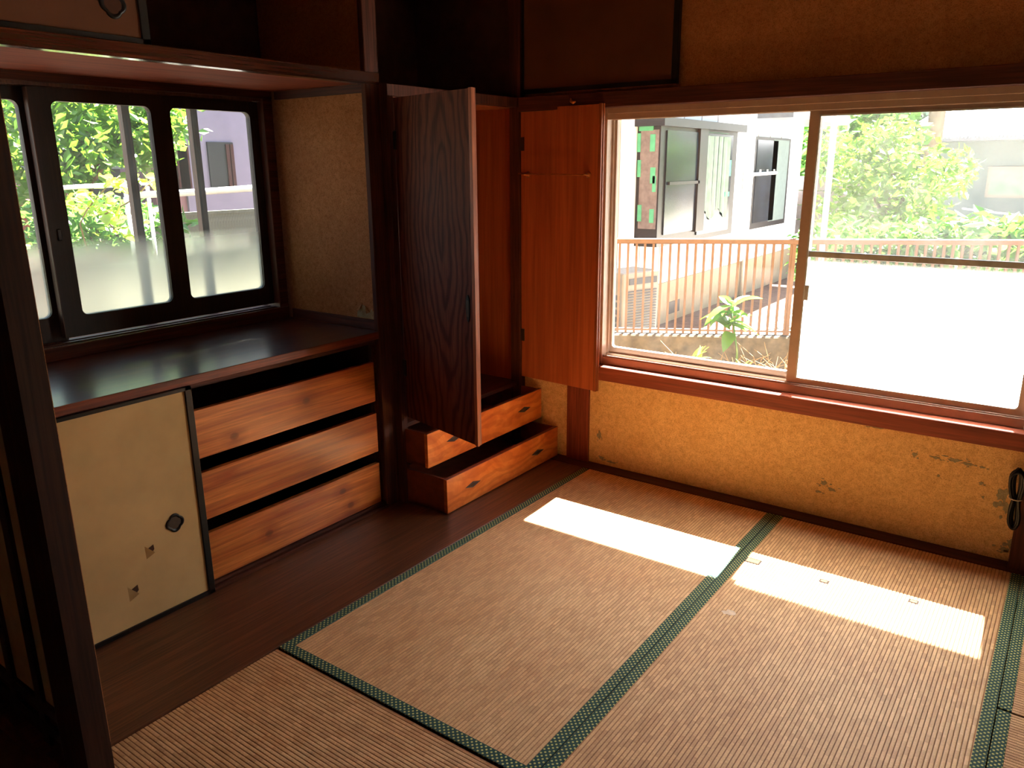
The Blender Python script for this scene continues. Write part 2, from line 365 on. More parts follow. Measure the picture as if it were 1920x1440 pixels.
# upper part has its own brown fibre finish
obj('upper_finish', boxes((-.40, 1.80, .076, .081, 1.70, CEIL)), 'brown', wb)
obj('wall_right', boxes((3.65, 3.75, -4.7, -1.85, -.1, CEIL), (3.65, 3.75, -1.35, .2, -.1, CEIL), (3.65, 3.75, -1.85, -1.35, -.1, .95), (3.65, 3.75, -1.85, -1.35, 1.36, CEIL), (1.80, 3.7, .08, .20, -.1, CEIL)), 'ochre', structure=True)
w3r = thing('added_window', (3.7, -1.6, .95), structure=True)  # invented window out of view, added to light the left side
obj('frame', boxes((3.66, 3.74, -1.85, -1.81, .95, 1.36), (3.66, 3.74, -1.39, -1.35, .95, 1.36), (3.66, 3.74, -1.85, -1.35, .95, .99), (3.66, 3.74, -1.85, -1.35, 1.32, 1.36), (3.68, 3.72, -1.62, -1.58, .95, 1.36)), 'alu', w3r)
obj('pane', boxes((3.70, 3.702, -1.82, -1.6, .98, 1.33)), glass('added_window_pane'), w3r); obj('pane', boxes((3.70, 3.702, -1.6, -1.38, .98, 1.33)), glass('added_window_pane'), w3r)
obj('wall_front', boxes((-1.2, 3.75, -4.7, -4.6, -.1, CEIL)), 'brown', structure=True)
wl = obj('wall_left', boxes((-1.22, -1.10, -2.5, .2, -.1, .80), (-1.22, -1.10, -2.5, .2, 1.70, CEIL), (-1.22, -1.10, -.84, .2, .78, 1.72),
    (-1.22, -1.10, -2.5, -2.24, .78, 1.72), (-1.22, -1.10, -4.7, -2.5, -.1, CEIL)), 'brown', structure=True)
obj('wall_partition', boxes((-1.10, -.014, -2.35, -2.303, -.1, CEIL)), 'brown', structure=True)
wa = obj('wall_alcove', boxes((-1.1, -.475, -.84, -.805, .0, CEIL)), 'brown', structure=True)
# flush board between the mats and the plaster under the window
obj('baseboard_back', boxes((-.40, 1.80, .002, .09, -.06, .004)), 'post_x', structure=True)
# dark plank floor strip in front of the built-ins
obj('trim_1', boxes((-.46, -.004, -2.42, .09, -.06, .001)), 'board', structure=True, bevel=.001)
# posts and beams
obj('trim_2', boxes((-.476, -.45, -.87, -.80, 0, CEIL), (-.56, -.47, -.836, -.80, 0, CEIL)), 'post', structure=True, bevel=.003)            # post between alcove and wardrobe
obj('trim_3', boxes((-.139, -.017, .066, .10, -.03, 1.66)), 'redpost', structure=True, bevel=.002)        # post beside the window
obj('trim_4', boxes((1.745, 1.85, .02, .12, -.05, CEIL)), 'post', structure=True, bevel=.003)          # right end post
obj('trim_5', boxes((-.395, 1.745, .028, .085, 1.640, 1.703)), 'post_x', structure=True, bevel=.002)   # head beam over the window
obj('trim_6', boxes((-.005, 1.745, .025, .165, .440, .505)), 'redsill', structure=True, bevel=.002)       # sill board
obj('trim_7', boxes((-.012, .113, -2.414, -2.357, -.06, CEIL)), 'neardark', structure=True)      # near post
obj('trim_8', boxes((-1.0, -.476, -.852, -.838, .764, .802), (-1.0, -.476, -.856, -.838, 1.672, 1.702)), 'post_x', structure=True)  # trims of the alcove side wall

# peeled plaster spots under the window and in the alcove
def blot(bm, c, ru, rv, U, V, N, n=13, seed=0, th=.0016):
    rnd = random.Random(seed)
    pts = []
    for k in range(n):
        a = 2*math.pi*k/n; q = rnd.uniform(.55, 1.2)
        pts.append(Vector(c) + U*(ru*q*math.cos(a)) + V*(rv*q*math.sin(a)))
    prism(bm, [p for p in pts], N*th)
X_, Y_, Z_ = Vector((1, 0, 0)), Vector((0, 1, 0)), Vector((0, 0, 1))
spots = [(1124, 815, .010, .032), (1128, 858, .02, .010), (1145, 866, .03, .007), (1545, 905, .018, .014), (1560, 918, .02, .010), (1535, 922, .016, .005),
         (1715, 852, .012, .010), (1755, 858, .022, .008), (1790, 863, .030, .011), (1815, 870, .03, .008), (1842, 876, .014, .005), (1840, 906, .010, .008),
         (1760, 892, .006, .008), (1843, 932, .006, .006), (1880, 928, .026, .034), (1888, 955, .014, .026), (1898, 1020, .030, .026), (1882, 1030, .022, .012), (1640, 800, .03, .005)]
for i, (x, y, ru, rv) in enumerate(spots):
    p = ony(x, y, .08); bm = bmesh.new(); blot(bm, p, ru*.8, rv*.8, X_, Z_, -Y_, 17, i); rr_ = random.Random(100+i)
    for k in range(5): blot(bm, p+X_*(ru*rr_.uniform(-1.5, 1.5))+Z_*(rv*rr_.uniform(-1.4, 1.4)), ru*rr_.uniform(.12, .4), rv*rr_.uniform(.12, .4), X_, Z_, -Y_, 9, 31*i+k, .0012+.0001*k)
    obj('peeled_patch', bm, 'grey', wb)
bm = bmesh.new()
pts = [(-.60, .805), (-.595, .83), (-.57, .845), (-.565, .86), (-.548, .853), (-.535, .835), (-.525, .83), (-.512, .848), (-.50, .852), (-.490, .845), (-.477, .85), (-.477, .805)]
prism(bm, [Vector((a, -.8405, b)) for a, b in pts], (0, -.002, 0)); obj('peeled_patch', bm, 'grey', wa)
bm = bmesh.new()   # curled flaps of the finish coat
for a, b, c in (((-.60, .832), (-.565, .866), (-.575, .838)), ((-.548, .858), (-.523, .832), (-.535, .826)), ((-.512, .852), (-.482, .852), (-.497, .838))):
    prism(bm, [Vector((a[0], -.842, a[1])), Vector((b[0], -.842, b[1])), Vector((c[0], -.851, c[1]))], (0, -.002, 0))
obj('torn_flap', bm, 'brown', wa)

# ================================================================== TATAMI MATS
def mat(name, x0, x1, y0, y1, along, borders, label, z=0.0):
    r = thing(name, ((x0+x1)/2, (y0+y1)/2, -.055), label, 'tatami mat', 'tatami mats on the floor')
    a0, a1 = (x0, x1) if along == 'y' else (y0, y1)       # across the ribs
    b0, b1 = (y0, y1) if along == 'y' else (x0, x1)
    n = int(round((a1-a0)/.0112)); bm = bmesh.new(); rows = []
    prof = [(0, -.0016), (.07, -.0006), (.2, -.0002), (.5, 0), (.8, -.0002), (.93, -.0006)]
    us = [(a0+(k+f)*(a1-a0)/n, h) for k in range(n) for f, h in prof] + [(a1, -.0016)]
    for u, h in us:
        row = [(u, b0, z-.03), (u, b0, z+h), (u, b1, z+h), (u, b1, z-.03)]
        rows.append([bm.verts.new(p if along == 'y' else (p[1], p[0], p[2])) for p in row])
    for p, q in zip(rows, rows[1:]):
        for k in range(3): bm.faces.new((p[k], q[k], q[k+1], p[k+1]))
    bm.faces.new(rows[0]); bm.faces.new(rows[-1][::-1])
    obj('rush_cover', bm, tatami('tatami_rush', along, (a1-a0)/n, (a1-a0)/2), r)
    obj('mat_core', boxes((x0+.002, x1-.002, y0+.002, y1-.002, -.055, z-.004)), 'drawbox', r)
    for (u0, u1, v0, v1) in borders: obj('cloth_border', boxes((u0, u1, v0, v1, z-.04, z+.0018)), 'cloth', r, bevel=.0012)
    return r
W = .033
FY, MX, RX = -1.795, .925, 1.794
mat('tatami_mat', 0, MX-.001, FY, 0, 'y', [(0, W, FY, 0), (MX-.001-W, MX-.001, FY, 0), (W, MX-W-.001, FY, FY+.036)], 'tatami mat lying along the dark floorboard, green dotted borders on three sides')
mat('tatami_mat', MX+.001, RX-.001, FY, 0, 'y', [(MX+.001, MX+W, FY, 0), (RX-W, RX-.001, FY, 0)], 'tatami mat with three small yellow-brown squares under the window')
mat('tatami_mat', 0.0, RX+.02, FY-.90, FY-.004, 'x', [(0, RX+.02, FY-.90, FY-.90+W)], 'tatami mat with ribs running crosswise, by the post of the paper screen', z=-.003)
mat('tatami_mat', RX+.001, RX+1.80, -.855, 0, 'x', [(RX+.001, RX+W, -.855, 0)], 'tatami mat beyond the end post, against the window wall', z=-.001)
mat('tatami_mat', RX+.001, RX+1.80, -1.74, -.859, 'x', [(RX+.001, RX+W, -1.74, -.859)], 'tatami mat edge with green border below the cross seam', z=-.003)
for i, (x, y, wx, wy, lab) in enumerate(((1412, 1052, .055, .036, 'largest yellow-brown square on the sunlit mat, beside the double border'),
        (1545, 1090, .030, .022, 'small yellow-brown square in the middle of the sunlit mat'), (1713, 1128, .030, .022, 'small yellow-brown square on the sunlit mat nearer the end post'))):
    p = onz(x, y, 0); r = thing('mat_square', (p.x, p.y, 0), lab, 'patch', 'small squares on the mat')  # flat square: dark brown rim around a yellow-brown face
    obj('dark_rim', boxes((p.x-wx/2, p.x+wx/2, p.y-wy/2, p.y+wy/2, -.001, .0009)), 'squarerim', r)
    obj('square_face', boxes((p.x-wx/2+.005, p.x+wx/2-.005, p.y-wy/2+.005, p.y+wy/2-.005, -.001, .0013)), 'patch', r)
bm = bmesh.new(); p = onz(1367, 1149, 0); blot(bm, (p.x, p.y, -.0006), .022, .017, X_, Y_, Z_, 15, 5, .0011)
tag(obj('scuff_mark', bm, 'stain'), 'pale round scuff flattened into the tatami beside the middle border', 'scuff')

# ================================================================== WINDOW 1 (aluminium, looks on the neighbour)
w1 = thing('window_1', (.88, .12, .50), structure=True)
x0, x1, zb, zt = .02, 1.742, .50, 1.642
obj('outer_frame', boxes((x0, x0+.022, .078, .18, zb, zt), (x1-.022, x1, .078, .18, zb, zt), (x0+.022, x1-.022, .078, .18, zt-.026, zt), (x0+.022, x1-.022, .086, .18, zb, zb+.040),
    (x0+.003, x1-.003, .089, .093, zb+.01, zb+.046), (x0+.003, x1-.003, .122, .126, zb+.01, zb+.052), (x0+.003, x1-.003, .171, .179, zb+.01, zb+.05), (x0+.003, x1-.003, .080, .085, zt-.05, zt-.01), (x0+.003, x1-.003, .122, .126, zt-.05, zt-.01), (x0+.018, x0+.03, .123, .178, zb+.005, zt-.005)), 'alu', w1, bevel=.001)
def sash(xa, xb, za, zt_, yc, st, sr, tb, tt, rail=None, mat_='alu', right_first=False):
    bs = [(xa, xa+st, yc-.013, yc+.013, za, zt_), (xb-sr, xb, yc-.013, yc+.013, za, zt_), (xa+st, xb-sr, yc-.013, yc+.013, za, za+tb), (xa+st, xb-sr, yc-.013, yc+.013, zt_-tt, zt_)]
    bm = boxes(*bs); mp = lambda u, v: Vector((u, yc-.011, v))
    for (u, v, su, sv) in ((xa+st, za+tb, 1, 1), (xb-sr, za+tb, -1, 1), (xa+st, zt_-tt, 1, -1), (xb-sr, zt_-tt, -1, -1)):
        fillet(bm, u, v, su, sv, .014, mp, (0, .022, 0))
    return obj('sash', bm, mat_, w1)
s_out = sash(.048, .925, .546, 1.622, .150, .012, .040, .032, .02)
obj('pane', boxes((.055, .90, .1495, .1505, .572, 1.61)), glass('clear_dusty_pane', dust=.004), s_out)
s_in = sash(.892, 1.722, .546, 1.604, .107, .036, .03, .024, .026)
obj('mid_rail', boxes((.92, 1.70, .095, .115, 1.054, 1.077)), 'alug', s_in, bevel=.002)
obj('pane', boxes((.92, 1.70, .1045, .1055, .565, 1.585)), glass('half_frosted_pane', frost_top=1.045-.50, fade=.02, dust=.11), s_in)
obj('gasket', boxes((.928, .934, .090, .098, .57, 1.578), (.93, 1.69, .090, .098, 1.572, 1.578)), 'alug', s_in)
obj('finger_pull', boxes((.932, .952, .084, .094, .885, .945)), 'alug', s_in, bevel=.003)
obj('sticker', boxes((.455, .485, .140, .1435, 1.603, 1.612)), 'tie', s_out)

# ================================================================== WINDOW 2 (wooden, over the desk)
w2 = thing('window_2', (-1.06, -1.5, .764), structure=True)
SX = -1.07
obj('outer_frame', boxes((-1.14, -1.015, -2.24, -.855, .764, .811), (-1.14, -1.015, -2.24, -.855, 1.674, 1.705), (-1.14, -1.02, -.90, -.853, .80, 1.69), (-1.14, -1.02, -2.26, -2.22, .80, 1.69)), 'post_y', w2, bevel=.002)
obj('sill_track', boxes((-1.05, -1.046, -2.22, -.90, .808, .815), (-1.09, -1.086, -2.22, -.90, .808, .815), (-1.022, -1.0155, -2.22, -.86, .806, .8135)), 'jamb', w2)
obj('jamb_strip', boxes((-1.10, -1.018, -.902, -.898, .81, 1.675)), 'jamb', w2)
obj('head_track', boxes((-1.04, -1.034, -2.22, -.90, 1.664, 1.676), (-1.09, -1.086, -2.22, -.90, 1.664, 1.676)), 'jamb', w2)
def wsash(ya, yb, holes, xc, za=.828, zt_=1.662, hz0=.90, hz1=1.621):
    bm = boxes((xc-.014, xc+.014, ya, yb, za, hz0), (xc-.014, xc+.014, ya, yb, hz1, zt_))
    edges = [ya] + [e for h in holes for e in h] + [yb]
    for a, b in zip(edges[0::2], edges[1::2]): bx(bm, xc-.014, xc+.014, a, b, hz0, hz1)
    mp = lambda u, v: Vector((xc-.013, u, v))
    for a, b in holes:
        for (u, v, su, sv) in ((a, hz0, 1, 1), (b, hz0, -1, 1), (a, hz1, 1, -1), (b, hz1, -1, -1)): fillet(bm, u, v, su, sv, .024, mp, (.026, 0, 0))
    return obj('sash', bm, 'sash', w2)
fro = glass('frosted_lower_pane', frost_top=1.165-.764, fade=.10, dust=.06, kind='rough')
sA = wsash(-1.79, -.902, [(-1.722, -1.372), (-1.295, -.942)], SX)
for a, b in ((-1.73, -1.365), (-1.30, -.936)): obj('pane', boxes((SX-.002, SX+.001, a, b, .893, 1.628)), fro, sA)
obj('lit_sash_edge', boxes((SX-.0142, SX+.0142, -1.7925, -1.789, .83, 1.66)), 'jamb', sA)  # paler strip paints the outside light onto the sash side
obj('lock', boxes((SX+.013, SX+.02, -1.768, -1.752, 1.165, 1.205)), 'black', sA, bevel=.003)
sB = wsash(-2.22, -1.765, [(-2.20, -1.806)], SX-.04, .806, 1.680)
obj('pane', boxes((SX-.042, SX-.039, -2.21, -1.800, .893, 1.628)), fro, sB)
for (x, y) in ((247, 330), (372, 330)):       # upright bars outside the glass
    p = onx(x, y, -1.19); obj('guard_bar', boxes((-1.205, -1.175, p.y-.015, p.y+.015, .80, 1.70)), 'jamb', w2)

# ================================================================== DESK AND CABINET
tag(obj('desk_top', boxes((-1.03, -.452, -2.30, -.856, .734, .764)), 'desk', bevel=.002), 'dark polished wooden desk top below the small wooden window', 'desk top')
bpy.data.objects['desk_top'].data.materials.append(M['deskedge'])
_dm = bpy.data.objects['desk_top'].data
for p_ in _dm.polygons:
    if p_.normal.x > .7: p_.material_index = 1
cab = thing('base_cabinet', (-.7, -1.6, 0), 'built-in base cabinet under the desk with paper sliding door and three plain drawers', 'cabinet')
obj('body', boxes((-1.05, -.52, -2.30, -.87, .0, .02), (-1.05, -1.035, -2.30, -.87, 0, .734), (-1.05, -.50, -.885, -.868, 0, .734), (-1.05, -.50, -2.30, -2.285, 0, .734), (-1.05, -.50, -1.735, -1.72, 0, .734)), 'inside', cab)
obj('sill', boxes((-.53, -.447, -2.30, -.868, -.01, .014), (-.53, -.462, -2.30, -.868, .014, .026)), 'post_y', cab, bevel=.001)
obj('head_rail', boxes((-.53, -.47, -2.30, -.868, .716, .734)), 'post_y', cab)
fd = obj('sliding_door', boxes((-.458, -.448, -2.296, -1.732, .012, .722)), 'paper', cab)
obj('frame', boxes((-.460, -.441, -1.734, -1.712, .0, .7335), (-.460, -.441, -2.30, -2.278, .0, .7335), (-.460, -.441, -2.30, -1.712, .0, .015), (-.460, -.441, -2.30, -1.712, .722, .7335)), 'black', fd, bevel=.001)
def round_pull(parent, c, r, mat_in):
    """lobed ring with a recessed dish, facing +x"""
    bm = bmesh.new(); n = 40
    def lobe(a):
        ph = (a+math.pi/4) % (math.pi/2)-math.pi/4
        return .40*math.cos(ph)+math.sqrt(.62**2-(.40*math.sin(ph))**2)
    def ring(rr, x): return [bm.verts.new((x, c.y+rr*lobe(2*math.pi*k/n)*math.cos(2*math.pi*k/n), c.z+rr*lobe(2*math.pi*k/n)*math.sin(2*math.pi*k/n))) for k in range(n)]
    R = [ring(r, c.x), ring(r, c.x+.003), ring(r*.84, c.x+.0045), ring(r*.72, c.x+.002), ring(r*.66, c.x+.0005)]
    for a, b in zip(R, R[1:]):
        for k in range(n): bm.faces.new((a[k], a[(k+1) % n], b[(k+1) % n], b[k]))
    bm.faces.new(R[-1])
    obj('pull_ring', bm, 'black', parent, smooth=True)
    bm = bmesh.new(); v = [bm.verts.new((c.x+.0012, c.y+r*.66*math.cos(2*math.pi*k/20), c.z+r*.66*math.sin(2*math.pi*k/20))) for k in range(20)]
    w_ = bm.verts.new((c.x+.0006, c.y, c.z))
    for k in range(20): bm.faces.new((v[k], v[(k+1) % 20], w_))
    obj('pull_dish', bm, mat_in, parent)
p = onx(328, 980, -.447); round_pull(fd, Vector((-.448, p.y, p.z)), .031, 'metal')
for (x, y, s) in ((277, 1036, .024), (246, 1114, .027)):     # torn paper flaps
    p = onx(x, y, -.447); bm = bmesh.new()
    prism(bm, [Vector((-.4485, p.y-.3*s, p.z+s)), Vector((-.4485, p.y-.25*s, p.z-s*.9)), Vector((-.436, p.y+.75*s, p.z-.15*s))], (.0007, 0, 0))
    obj('torn_flap', bm, 'paper', fd)
    bm = bmesh.new(); prism(bm, [Vector((-.4482, p.y+.1*s, p.z+s*.5)), Vector((-.4482, p.y+.2*s, p.z-.6*s)), Vector((-.4482, p.y+.95*s, p.z+.1*s)), Vector((-.4482, p.y+.9*s, p.z+.8*s))], (.0007, 0, 0))
    obj('tear_hole', bm, 'inside', fd)
for z0, z1 in ((.474, .640), (.255, .423), (.028, .204)):
    d = obj('drawer', boxes((-.98, -.49, -1.70, -1.688, z0, z1-.012), (-.98, -.49, -.905, -.893, z0, z1-.012), (-.98, -.968, -1.70, -.893, z0, z1-.012), (-.98, -.49, -1.70, -.893, z0, z0+.008)), 'inside', cab)
    obj('front', boxes((-.49, -.470, -1.708, -.888, z0, z1)), 'cedar', d, bevel=.0012)

# ================================================================== UPPER CABINET OVER THE ALCOVE
uc = thing('upper_cabinet', (-.7, -1.6, 1.70), 'built-in upper cabinet above the window alcove, paper sliding door half open', 'cabinet')
obj('shelf_board', boxes((-1.05, -.49, -2.30, -.856, 1.703, 1.735)), 'shelfwood', uc)
obj('front_rail', boxes((-.49, -.448, -2.30, -.80, 1.700, 1.742)), 'varnish', uc, bevel=.002)
obj('lining', boxes((-1.10, -1.085, -2.30, -.84, 1.735, CEIL), (-1.08, -.50, -2.30, -2.29, 1.735, CEIL)), 'inside', uc)
ud = obj('sliding_door', boxes((-.475, -.462, -2.29, -1.72, 1.756, 2.28)), 'paperdark', uc)
obj('frame', boxes((-.478, -.456, -1.722, -1.697, 1.742, 2.29), (-.478, -.456, -2.30, -1.697, 1.742, 1.757)), 'black', ud, bevel=.001)
p = onx(211, 8, -.462); round_pull(ud, Vector((-.462, p.y, p.z)), .037, 'inside')

# ================================================================== WARDROBE
wd = thing('wardrobe', (-.7, -.36, 0), 'built-in wardrobe in the corner, both doors swung open and drawers pulled out', 'wardrobe')
obj('carcass', boxes((-1.04, -.456, -.800, -.786, 0, 1.688), (-1.04, -.453, .064, .080, 0, 1.688), (-1.05, -1.035, -.80, .08, 0, 1.688), (-1.04, -.45, -.80, .08, 1.660, 1.675)), 'ply', wd)
obj('bottom_board', boxes((-1.04, -.418, -.787, .065, .337, .355)), 'post_y', wd, bevel=.001)
obj('front_frame', boxes((-.455, -.412, -.801, -.766, 0, 1.70), (-.452, -.398, .036, .088, 0, 1.70), (-.452, -.410, -.80, .086, 1.662, 1.703), (-.452, -.42, -.79, .06, .163, .180), (-.452, -.42, -.79, .06, 0, .004)), 'post', wd, bevel=.001)
# left door: veneered outer face towards the room
dL = obj('door', boxes((0, .472, 0, .013, .388, 1.654)), 'veneer', wd, loc=(-.408, -.772, 0), rotz=math.atan2(-.113, .465), bevel=.001)
obj('edge_strip', boxes((.468, .485, -.002, .010, .386, 1.656), (.464, .478, .0125, .023, .386, 1.656)), 'edge', dL, local=(0, 0, 0), bevel=.001)
obj('inner_panel', boxes((.004, .466, .0128, .018, .390, 1.652)), 'plydoor', dL, local=(0, 0, 0))
bm = bmesh.new()
prism(bm, [Vector((.442+.011*math.cos(a), -.003, .905+.05*math.sin(a))) for a in [2*math.pi*k/20 for k in range(20)]], (0, .004, 0))
obj('pull', bm, 'black', dL, local=(0, 0, 0))
obj('pull_recess', boxes((.436, .448, -.0038, -.002, .875, .935)), 'metal', dL, local=(0, 0, 0))
for z in (1.50, .60): obj('hinge', boxes((-.014, .012, -.006, .022, z-.035, z+.035)), 'black', dL, local=(0, 0, 0), bevel=.003)
# right door: back face towards the room, with a slim tie rail
dR = obj('door', boxes((0, .434, -.018, 0, .388, 1.654)), 'plydoor', wd, loc=(-.392, .062, 0), rotz=math.atan2(-.034, .445), bevel=.001)
obj('edge_strip', boxes((.432, .447, -.020, -.009, .386, 1.656), (.430, .450, -.007, .002, .386, 1.656)), 'edge', dR, local=(0, 0, 0), bevel=.001)
bm = bmesh.new(); tube(bm, [(.012, -.050, 1.369), (.20, -.050, 1.366), (.366, -.050, 1.362), (.378, -.046, 1.362)], .0035, 8)
tr = obj('tie_rail', bm, 'brass', dR, local=(0, 0, 0), smooth=True)
for x in (.043, .383):
    bm = bmesh.new(); tube(bm, [(x, -.018, 1.364), (x, -.024, 1.364), (x, -.034, 1.364), (x, -.052, 1.364)], [.015, .010, .005, .004], 12); obj('rail_bracket', bm, 'brass', dR, local=(0, 0, 0), smooth=True)
for z in (1.50, .60): obj('hinge', boxes((-.008, .02, -.021, -.017, z-.03, z+.03)), 'metal', dR, local=(0, 0, 0))
def pulldrawer(xf, z0, z1, hp):
    y0, y1 = -.783, .058
    d = obj('drawer', boxes((xf-.50, xf-.018, y0, y0+.012, z0, z1-.002), (xf-.50, xf-.018, y1-.012, y1, z0, z1-.002), (xf-.50, xf-.488, y0, y1, z0, z1-.012), (xf-.50, xf-.018, y0, y1, z0+.004, z0+.012)), 'drawbox', wd)
    obj('front', boxes((xf-.018, xf, y0-.004, y1+.002, z0, z1)), 'burl', d, bevel=.0012)
    obj('top_edge', boxes((xf-.0185, xf-.0005, y0-.0035, y1+.0015, z1-.0005, z1+.0008), (xf-.50, xf-.018, y0, y0+.012, z1-.002, z1)), 'deskedge', d)
    for (x, y) in hp:
        p = onx(x, y, xf); L, H = .056, .0145
        bm = bmesh.new(); o_ = [Vector((xf-.0005, p.y-L, p.z)), Vector((xf-.0005, p.y, p.z+H)), Vector((xf-.0005, p.y+L, p.z)), Vector((xf-.0005, p.y, p.z-H))]
        i_ = [Vector((xf+.003, p.y+(q.y-p.y)*.8, p.z+(q.z-p.z)*.72)) for q in o_]; k_ = [Vector((xf-.006+.0062, p.y+(q.y-p.y)*.62, p.z+(q.z-p.z)*.5)) for q in o_]
        vs_ = [[bm.verts.new(q) for q in L_] for L_ in (o_, i_, k_)]
        for a, b in zip(vs_, vs_[1:]):
            for k in range(4): bm.faces.new((a[k], a[(k+1) % 4], b[(k+1) % 4], b[k]))
        bm.faces.new(vs_[2]); obj('handle', bm, 'metal', d)
pulldrawer(-.285, .186, .336, ((852, 822), (983, 768)))
pulldrawer(-.186, .006, .156, ((887, 908), (1008, 848)))

# upper cupboard above the wardrobe, its paper door swung flat against the window wall
uw = thing('upper_cupboard', (-.7, -.36, 1.70), 'open upper cupboard above the wardrobe, paper door swung against the window wall', 'cupboard')
obj('lining', boxes((-1.05, -.463, -.80, .085, 1.704, 1.712), (-1.06, -1.04, -.80, .085, 1.704, CEIL), (-1.04, -.463, -.80, -.788, 1.712, CEIL), (-1.04, -.463, .066, .085, 1.712, CEIL)), 'inside', uw)
obj('side_post', boxes((-.462, -.398, .046, .088, 1.703, CEIL)), 'post', uw)
fl = obj('door', boxes((-.376, .350, .046, .062, 1.734, 2.28)), 'paperdark', uw)
obj('frame', boxes((-.386, -.374, .042, .065, 1.716, 2.30), (.347, .372, .042, .065, 1.716, 2.30), (-.386, .372, .042, .065, 1.7165, 1.735)), 'black', fl, bevel=.001)
obj('lit_bottom_edge', boxes((-.20, .371, .044, .063, 1.7125, 1.7166)), 'edge', fl)  # orange strip paints the light caught along the lower edge
p = ony(1075, 190, .028); bm = bmesh.new()
tube(bm, [(p.x-.012, .026, p.z+.012), (p.x-.006, .018, p.z), (p.x+.006, .016, p.z-.006), (p.x+.015, .024, p.z-.002)], [.003, .006, .007, .003], 8)
tag(obj('coat_hook', bm, 'brass', smooth=True), 'small rusty hook on the dark beam above the open wardrobe door', 'hook')

# ================================================================== SHOJI SCREEN BY THE NEAR POST
sh = thing('shoji_screen', (-.45, -2.39, 0), 'dark framed paper screen beside the free standing post', 'screen')
obj('stile', boxes((-.040, -.002, -2.405, -2.375, -.05, 2.0)), 'black', sh); obj('stile', boxes((-.96, -.92, -2.405, -2.375, -.05, 2.0)), 'black', sh)
obj('paper', boxes((-.93, -.03, -2.391, -2.389, .13, 1.95)), 'shoji', sh)
for x in (-.14, -.30, -.50, -.70): obj('muntin', boxes((x-.018, x+.018, -2.400, -2.380, .0, 1.98)), 'sash', sh)
for z in (.115, .055, -.02, 1.96): obj('rail', boxes((-.93, -.03, -2.402, -2.378, z-.014, z+.014)), 'sash', sh, bevel=.002)
obj('lower_panel', boxes((-.93, -.03, -2.391, -2.389, -.05, .12)), 'inside', sh)

# ================================================================== CORD ON THE END POST
c0 = ony(1902, 930, .06)
cord = thing('power_cord', (c0.x, .06, .14), 'black power cord coiled and tied in a bundle, hanging on the end post', 'cord')
bm = bmesh.new()
for k in range(8):
    pts = []; off = k*.0042; wdt = (.018, .030, .024, .034, .014, .028, .021, .032)[k]
    for i in range(41):
        a = 2*math.pi*i/40; v = math.cos(a); pinch = .30+.70*min(1, abs(v)*1.25)
        pts.append((c0.x+.004+wdt*math.sin(a)*pinch*(1.0 if v > 0 else .72)+.012*(-v*.5+.2), .058-off*.9-.002*k, c0.z+.104*v-.003*(k % 3)))
    tube(bm, pts, .0052, 6, cap=False)
obj('coil', bm, 'black_rubber', cord, smooth=True)
bm = bmesh.new(); tube(bm, [(c0.x+.022, .055, c0.z+.06), (c0.x+.030, .04, c0.z+.10), (c0.x+.034, .03, c0.z+.16), (c0.x+.034, .022, c0.z+.20)], .0042, 6); obj('lead', bm, 'black_rubber', cord, smooth=True)
obj('plug', boxes((c0.x+.022, c0.x+.046, .012, .03, c0.z+.19, c0.z+.225)), 'black_rubber', cord, bevel=.004)
bm = bmesh.new(); tube(bm, [(c0.x+.006+.021*math.cos(a), .036+.030*math.sin(a), c0.z+.004) for a in [2*math.pi*k/14 for k in range(15)]], .0022, 6, cap=False); obj('wire_tie', bm, 'tie', cord, smooth=True)

# ================================================================== OUTSIDE: roof, ground
obj('roof', boxes((-1.3, 4.2, .16, .95, 2.00, 2.10), (-1.9, 4.2, -5, 1.0, 2.42, 2.5), (-1.75, -1.15, -5, .9, 2.06, 2.12)), 'roof', structure=True)
GZ = -.12
obj('ground', boxes((-40, 40, -30, 60, GZ-.2, GZ)), 'soil', structure=True)
# ------------------------------------------------------------------ foliage helpers
def leafcloud(bm, c, rad, n, size, rnd, shell=.0):
    for _ in range(n):
        while True:
            q = Vector((rnd.uniform(-1, 1), rnd.uniform(-1, 1), rnd.uniform(-1, 1)))
            if shell <= q.length <= 1: break
        p = Vector(c) + Vector((q.x*rad[0], q.y*rad[1], q.z*rad[2]))
        add_leaf(bm, p, size*rnd.uniform(.6, 1.25), rnd)
def add_leaf(bm, p, s, rnd):
    d = Vector((rnd.uniform(-1, 1), rnd.uniform(-1, 1), rnd.uniform(-.8, .5))).normalized(); n = d.orthogonal().normalized()
    n = (Matrix.Rotation(rnd.uniform(0, 6.28), 3, d) @ n); sd_ = d.cross(n)
    a = bm.verts.new(p); b = bm.verts.new(p+d*s*.5+sd_*s*.24+n*s*.06); c = bm.verts.new(p+d*s); e = bm.verts.new(p+d*s*.5-sd_*s*.24+n*s*.06)
    bm.faces.new((a, b, c)); bm.faces.new((a, c, e))
def tree(name, label, base, clumps, nleaf, size, mat_, group, seed, trunk_r=.06, cat='tree'):
    rnd = random.Random(seed); base = Vector(base)
    r = thing(name, base, label, cat, group); bm = bmesh.new()
    for c, rad in clumps: leafcloud(bm, c, rad, int(nleaf/len(clumps)), size, rnd)
    f = obj('foliage', bm, mat_, r); f['kind'] = 'stuff'
    bm = bmesh.new(); top = sum((Vector(c) for c, _ in clumps), Vector())/len(clumps)
    mid = base.lerp(top, .5) + Vector((.05, .03, 0)); tube(bm, [base, mid, top], [trunk_r, trunk_r*.75, trunk_r*.5], 7)
    for c, rad in clumps:
        c = Vector(c); s_ = mid.lerp(top, rnd.uniform(0, .8)); tube(bm, [s_, s_.lerp(c, .55)+Vector((0, 0, .08)), c], [trunk_r*.45, trunk_r*.3, trunk_r*.12], 5)
    obj('trunk', bm, 'trunk', r, smooth=True); return r
